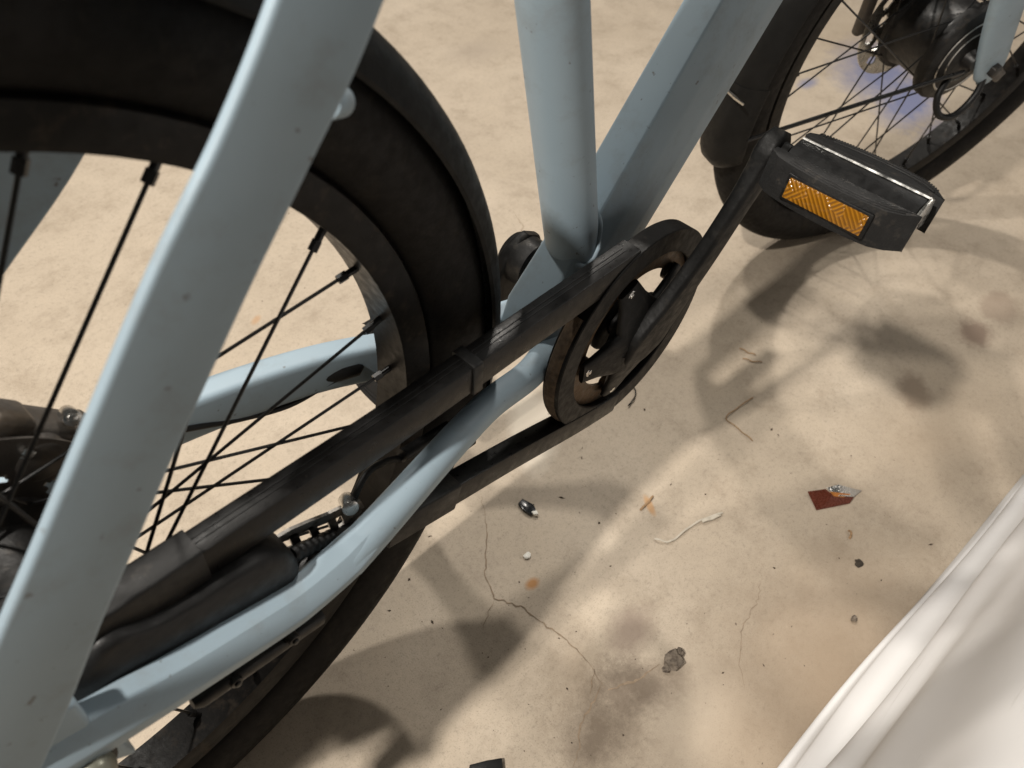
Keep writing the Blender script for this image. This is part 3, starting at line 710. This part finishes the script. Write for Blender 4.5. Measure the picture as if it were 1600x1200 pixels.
# front mudguard with its flared rubber tip, clip and stay rod
fg = part('front_mudguard', lathe_y(guard_prof(.3325, .0310, .026), (0, 0, 0), 72, 40, 184), 'guard_black', smooth=50)
fg.matrix_parent_inverse = OFF; fg.matrix_basis = FM
tipv = []; tipf = []
steps = 14
rings_ = []
for i in range(steps+1):
    t = i/steps; ang = 181+24*t; R0 = .3335+.006*math.sin(t*math.pi*.6)-.030*max(0, (t-.70)/.30)**2.2; hw = .0325*(1-.0*t)*math.sqrt(max(.02, 1-max(0, (t-.62)/.38)**2)); 
    rings_.append((ang, R0, hw, .030*(hw/.0325)**.5 if t < .99 else .012))
V = []; m_ = None
for ang, R0, hw, drop in rings_:
    prf = guard_prof(R0, hw, drop, .0035); m_ = len(prf); a = R_(ang)
    V += [(r*math.cos(a), y, r*math.sin(a)) for r, y in prf]
Fc = [(i*m_+j, i*m_+(j+1) % m_, (i+1)*m_+(j+1) % m_, (i+1)*m_+j) for i in range(steps) for j in range(m_)]+[tuple(range(m_)), tuple(steps*m_+j for j in range(m_))[::-1]]
part('mudguard_tip', (V, Fc), 'guard_black', fg, 50)
part('mudguard_clip', lathe_y([(.3350, -.0325), (.3375, -.02), (.3380, 0), (.3375, .02), (.3350, .0325), (.3335, .0325), (.3355, 0), (.3335, -.0325)], (0, 0, 0), 4, 182.6, 183.0), 'steel', fg)
part('stay_rod', tube([(-.300, -.031, -.070), (-.16, -.045, -.040), (-.01, -.060, -.010)], .0026, 10), 'spoke_black', fg, 60)

# ------------------------------------------------------------------ white cover standing along the right
def cover():
    A, B = gnd(1230, 1200), gnd(1600, 740); t = (B-A).normalized(); nrm = Vector((t.y, -t.x, 0))    # away from the bike
    prof = [(0, .0), (-.003, .006), (-.001, .012), (.004, .015), (.006, .021), (.004, .028), (.007, .036), (.013, .043), (.015, .055), (.017, .075), (.024, .10), (.027, .125), (.034, .16), (.047, .21), (.066, .27), (.090, .33), (.125, .38), (.18, .415), (.27, .43), (.42, .432), (.60, .43), (.62, .40), (.62, 0)]
    prof = spline(prof, 4); nx = 90; V = []; rng = random.Random(11)
    ph = [rng.random()*6 for _ in range(8)]
    for i in range(nx+1):
        s_ = -.18+1.75*i/nx; x = A+t*s_
        for k, (d, z) in enumerate(prof):
            wob = .0016*math.sin(s_*9+z*60+ph[0])+.0012*math.sin(s_*17-z*38+ph[1])+.0028*math.sin(s_*3.1+z*21+ph[2])
            fold = .0060*math.sin(z*95+1.4*math.sin(s_*4+ph[3])+ph[4])*math.exp(-((z-.055)/.06)**2)
            V.append(x+nrm*(d+(wob+fold)*min(1, z/.01))+Vector((0, 0, z)))
    m = len(prof)
    Fc = [(i*m+j, i*m+j+1, (i+1)*m+j+1, (i+1)*m+j) for i in range(nx) for j in range(m-1)]+[tuple(range(m)), tuple(nx*m+j for j in range(m))[::-1]]
    return V, Fc
v, f = cover()
tag(obj('plastic_cover', v, f, 'white_cover', None, 60), 'glossy white creased cover standing on the floor beside the bicycle', 'cover')

# ------------------------------------------------------------------ litter on the floor
def thing_mesh(name, vf, mat, label, cat, group=None, smooth=30, bevel=0, seg=2):
    return tag(obj(name, vf[0], vf[1], mat, None, smooth, bevel, seg), label, cat, group)
# torn sweet wrapper
wr = tag(empty('sweet_wrapper', gnd(1305, 780)), 'torn brown sweet wrapper with silver foil edge on the concrete', 'wrapper'); W0 = gnd(1305, 780)
def G(px, py, z=0): return gnd(px, py, z)-W0
outer = [G(1262, 768, .003), G(1290, 764, .009), G(1300, 772, .010), G(1335, 775, .006), G(1328, 786, .003), G(1276, 797, .001), G(1296, 781, .008)]
part_v = [v for v in outer]+[v+Vector((0, 0, -.0008)) for v in outer]
def sheet(pts, faces, mat, name):
    o = obj(name, [tuple(v) for v in pts]+[(v.x, v.y, v.z-.0006) for v in pts], list(faces)+[tuple(i+len(pts) for i in f[::-1]) for f in faces], mat, wr, 20); return o
sheet(outer, [(0, 1, 6), (0, 6, 5), (1, 2, 6), (6, 4, 5), (6, 2, 4), (2, 3, 4)], 'wrapper_brown', 'wrapper_front')
ins = [G(1292, 762, .009), G(1310, 757, .013), G(1335, 764, .009), G(1347, 766, .003), G(1334, 776, .0065), G(1312, 775, .010), G(1300, 771, .0105)]
sheet(ins[0:1]+[ins[1], ins[2], ins[3], ins[4], ins[5], ins[6]], [(0, 1, 5, 6), (1, 2, 5), (2, 3, 4), (2, 4, 5)], 'wrapper_foil', 'foil_lining')
og = [G(1297, 768, .0110), G(1312, 770, .0120), G(1330, 772, .0085), G(1318, 777, .0075), G(1303, 775, .0100)]
sheet(og, [(0, 1, 4), (1, 3, 4), (1, 2, 3)], 'wrapper_orange', 'printed_flap')
# black shard with a pale edge
q = gnd(825, 795); S0 = q
def H(px, py): p = gnd(px, py); return (p.x-S0.x, p.y-S0.y)
sh = tag(empty('plastic_shard', q), 'shiny black plastic shard with a pale tip lying on the floor', 'shard')
obj('shard', *prism([H(809, 789), H(816, 782), H(834, 792), H(838, 803), H(828, 807), H(817, 800)], 'z', .0006, .0045), 'chip_black', sh, 30, .001)
obj('pale_tip', *prism([H(829, 803), H(838, 801), H(841, 807), H(834, 808)], 'z', .0006, .0052), 'white_bit', sh, 30, .0008)
def lump(px, py, r, hgt, seed, n=2):
    rng = random.Random(seed); bm_ = bmesh.new(); bmesh.ops.create_icosphere(bm_, subdivisions=n, radius=1); p = gnd(px, py)
    V = []
    for v_ in bm_.verts:
        k = 1+rng.uniform(-.28, .28); V.append((p.x+v_.co.x*r*k, p.y+v_.co.y*r*k*.8, max(.0003, hgt*.45+v_.co.z*hgt*.55*k)))
    Fc = [tuple(v_.index for v_ in f_.verts) for f_ in bm_.faces]; bm_.free(); return V, Fc
thing_mesh('paint_chip', lump(823, 869, .0042, .003, 4), 'white_bit', 'small white chip on the floor above the rusty spot', 'chip', smooth=0)
thing_mesh('concrete_crumb', merge(lump(1050, 1035, .0105, .012, 9), lump(1060, 1022, .005, .008, 10), lump(1042, 1046, .005, .006, 12)), 'pebble', 'grey crumb of concrete lodged at the end of the floor crack', 'crumb', smooth=0)
thing_mesh('pebble', lump(1333, 968, .0035, .005, 13), 'pebble', 'tiny pale pebble on the floor near the white cover', 'pebble', smooth=20)
thing_mesh('dead_leaf', lump(1342, 880, .0055, .002, 21), 'leaf', 'dark shrivelled leaf scrap in the shadow near the white cover', 'leaf', smooth=0)
def strip(pix, w_, hgt, z0=.0008):
    P = spline([tuple(gnd(*q)) for q in pix], 6); P = [(p[0], p[1], z0+hgt/2+.0016*math.sin(i*.5)**2) for i, p in enumerate(P)]
    return sweep(P, ell(hgt/2, w_/2, 8, 3), Vector((0, 0, 1)))
tie = thing_mesh('cable_tie', strip([(1022, 843), (1040, 848), (1053, 844), (1075, 826), (1100, 812), (1128, 803)], .0022, .0012), 'tie_white', 'thin white plastic tie lying bent on the floor', 'tie', smooth=40)
hd = obj('tie_tail', *strip([(1096, 816), (1110, 812), (1124, 806)], .0042, .0014, .0014), 'tie_white', tie, 40)
thing_mesh('wire_scrap', strip([(984, 604), (991, 608), (992, 620), (986, 630), (981, 636)], .0016, .0016), 'crank_black', 'short bent black wire scrap beside the chain case', 'wire', smooth=40)
thing_mesh('straw', strip([(1176, 622), (1150, 640), (1134, 655), (1155, 673), (1175, 690)], .0014, .0010), 'twig', 'bent brown straw forming an angle on the floor', 'straw', smooth=40)
thing_mesh('straw', strip([(1155, 545), (1168, 552), (1180, 556)], .0016, .0010), 'twig', 'short brown straw nearest the front wheel shadow', 'straw', smooth=40)
thing_mesh('straw', strip([(1160, 561), (1175, 566), (1190, 567)], .0016, .0010), 'twig', 'brown straw just below the shortest one', 'straw', smooth=40)
thing_mesh('straw', strip([(1325, 830), (1329, 836), (1326, 843)], .0024, .0014), 'twig', 'tiny reddish straw below the sweet wrapper', 'straw', smooth=40)
thing_mesh('straw', strip([(1000, 798), (1010, 788), (1020, 776)], .0022, .0008), 'twig', 'flat orange-brown sliver above the white tie', 'straw', smooth=40)
thing_mesh('rubber_strip', prism([tuple(gnd(*q).xy) for q in ((733, 1198), (760, 1191), (784, 1187), (786, 1215), (733, 1222))], 'z', .001, .006), 'boot_rubber', 'dark rubber strip cut off by the bottom edge of the picture', 'strip', bevel=.001)
# crumbs and grit
rng = random.Random(5); parts = []
for i in range(170):
    if i < 110: px, py = rng.uniform(550, 1480), rng.uniform(640, 1195)
    else: px, py = rng.uniform(0, 1600), rng.uniform(0, 1000)
    p = gnd(px, py); d = (p-CAM).length; r = (.0004+.0011*rng.random()**4); a = rng.random()*6.28; e_ = 1+rng.random()*2
    ux, uy = Vector((math.cos(a), math.sin(a), 0))*r*e_, Vector((-math.sin(a), math.cos(a), 0))*r
    V = [p+ux, p+uy*rng.uniform(.6, 1.3), p-ux*rng.uniform(.6, 1.2), p-uy*rng.uniform(.6, 1.3), p+Vector((0, 0, r*1.1))]
    V = [v_+Vector((0, 0, .0003)) for v_ in V]
    parts.append((V, [(0, 1, 4), (1, 2, 4), (2, 3, 4), (3, 0, 4), (0, 3, 2, 1)]))
v, f = merge(*parts)
tag(obj('grit', v, f, 'grit', None, 0), 'dark crumbs of grit scattered over the concrete floor', 'grit', kind='stuff')

scene.render.engine = 'CYCLES'
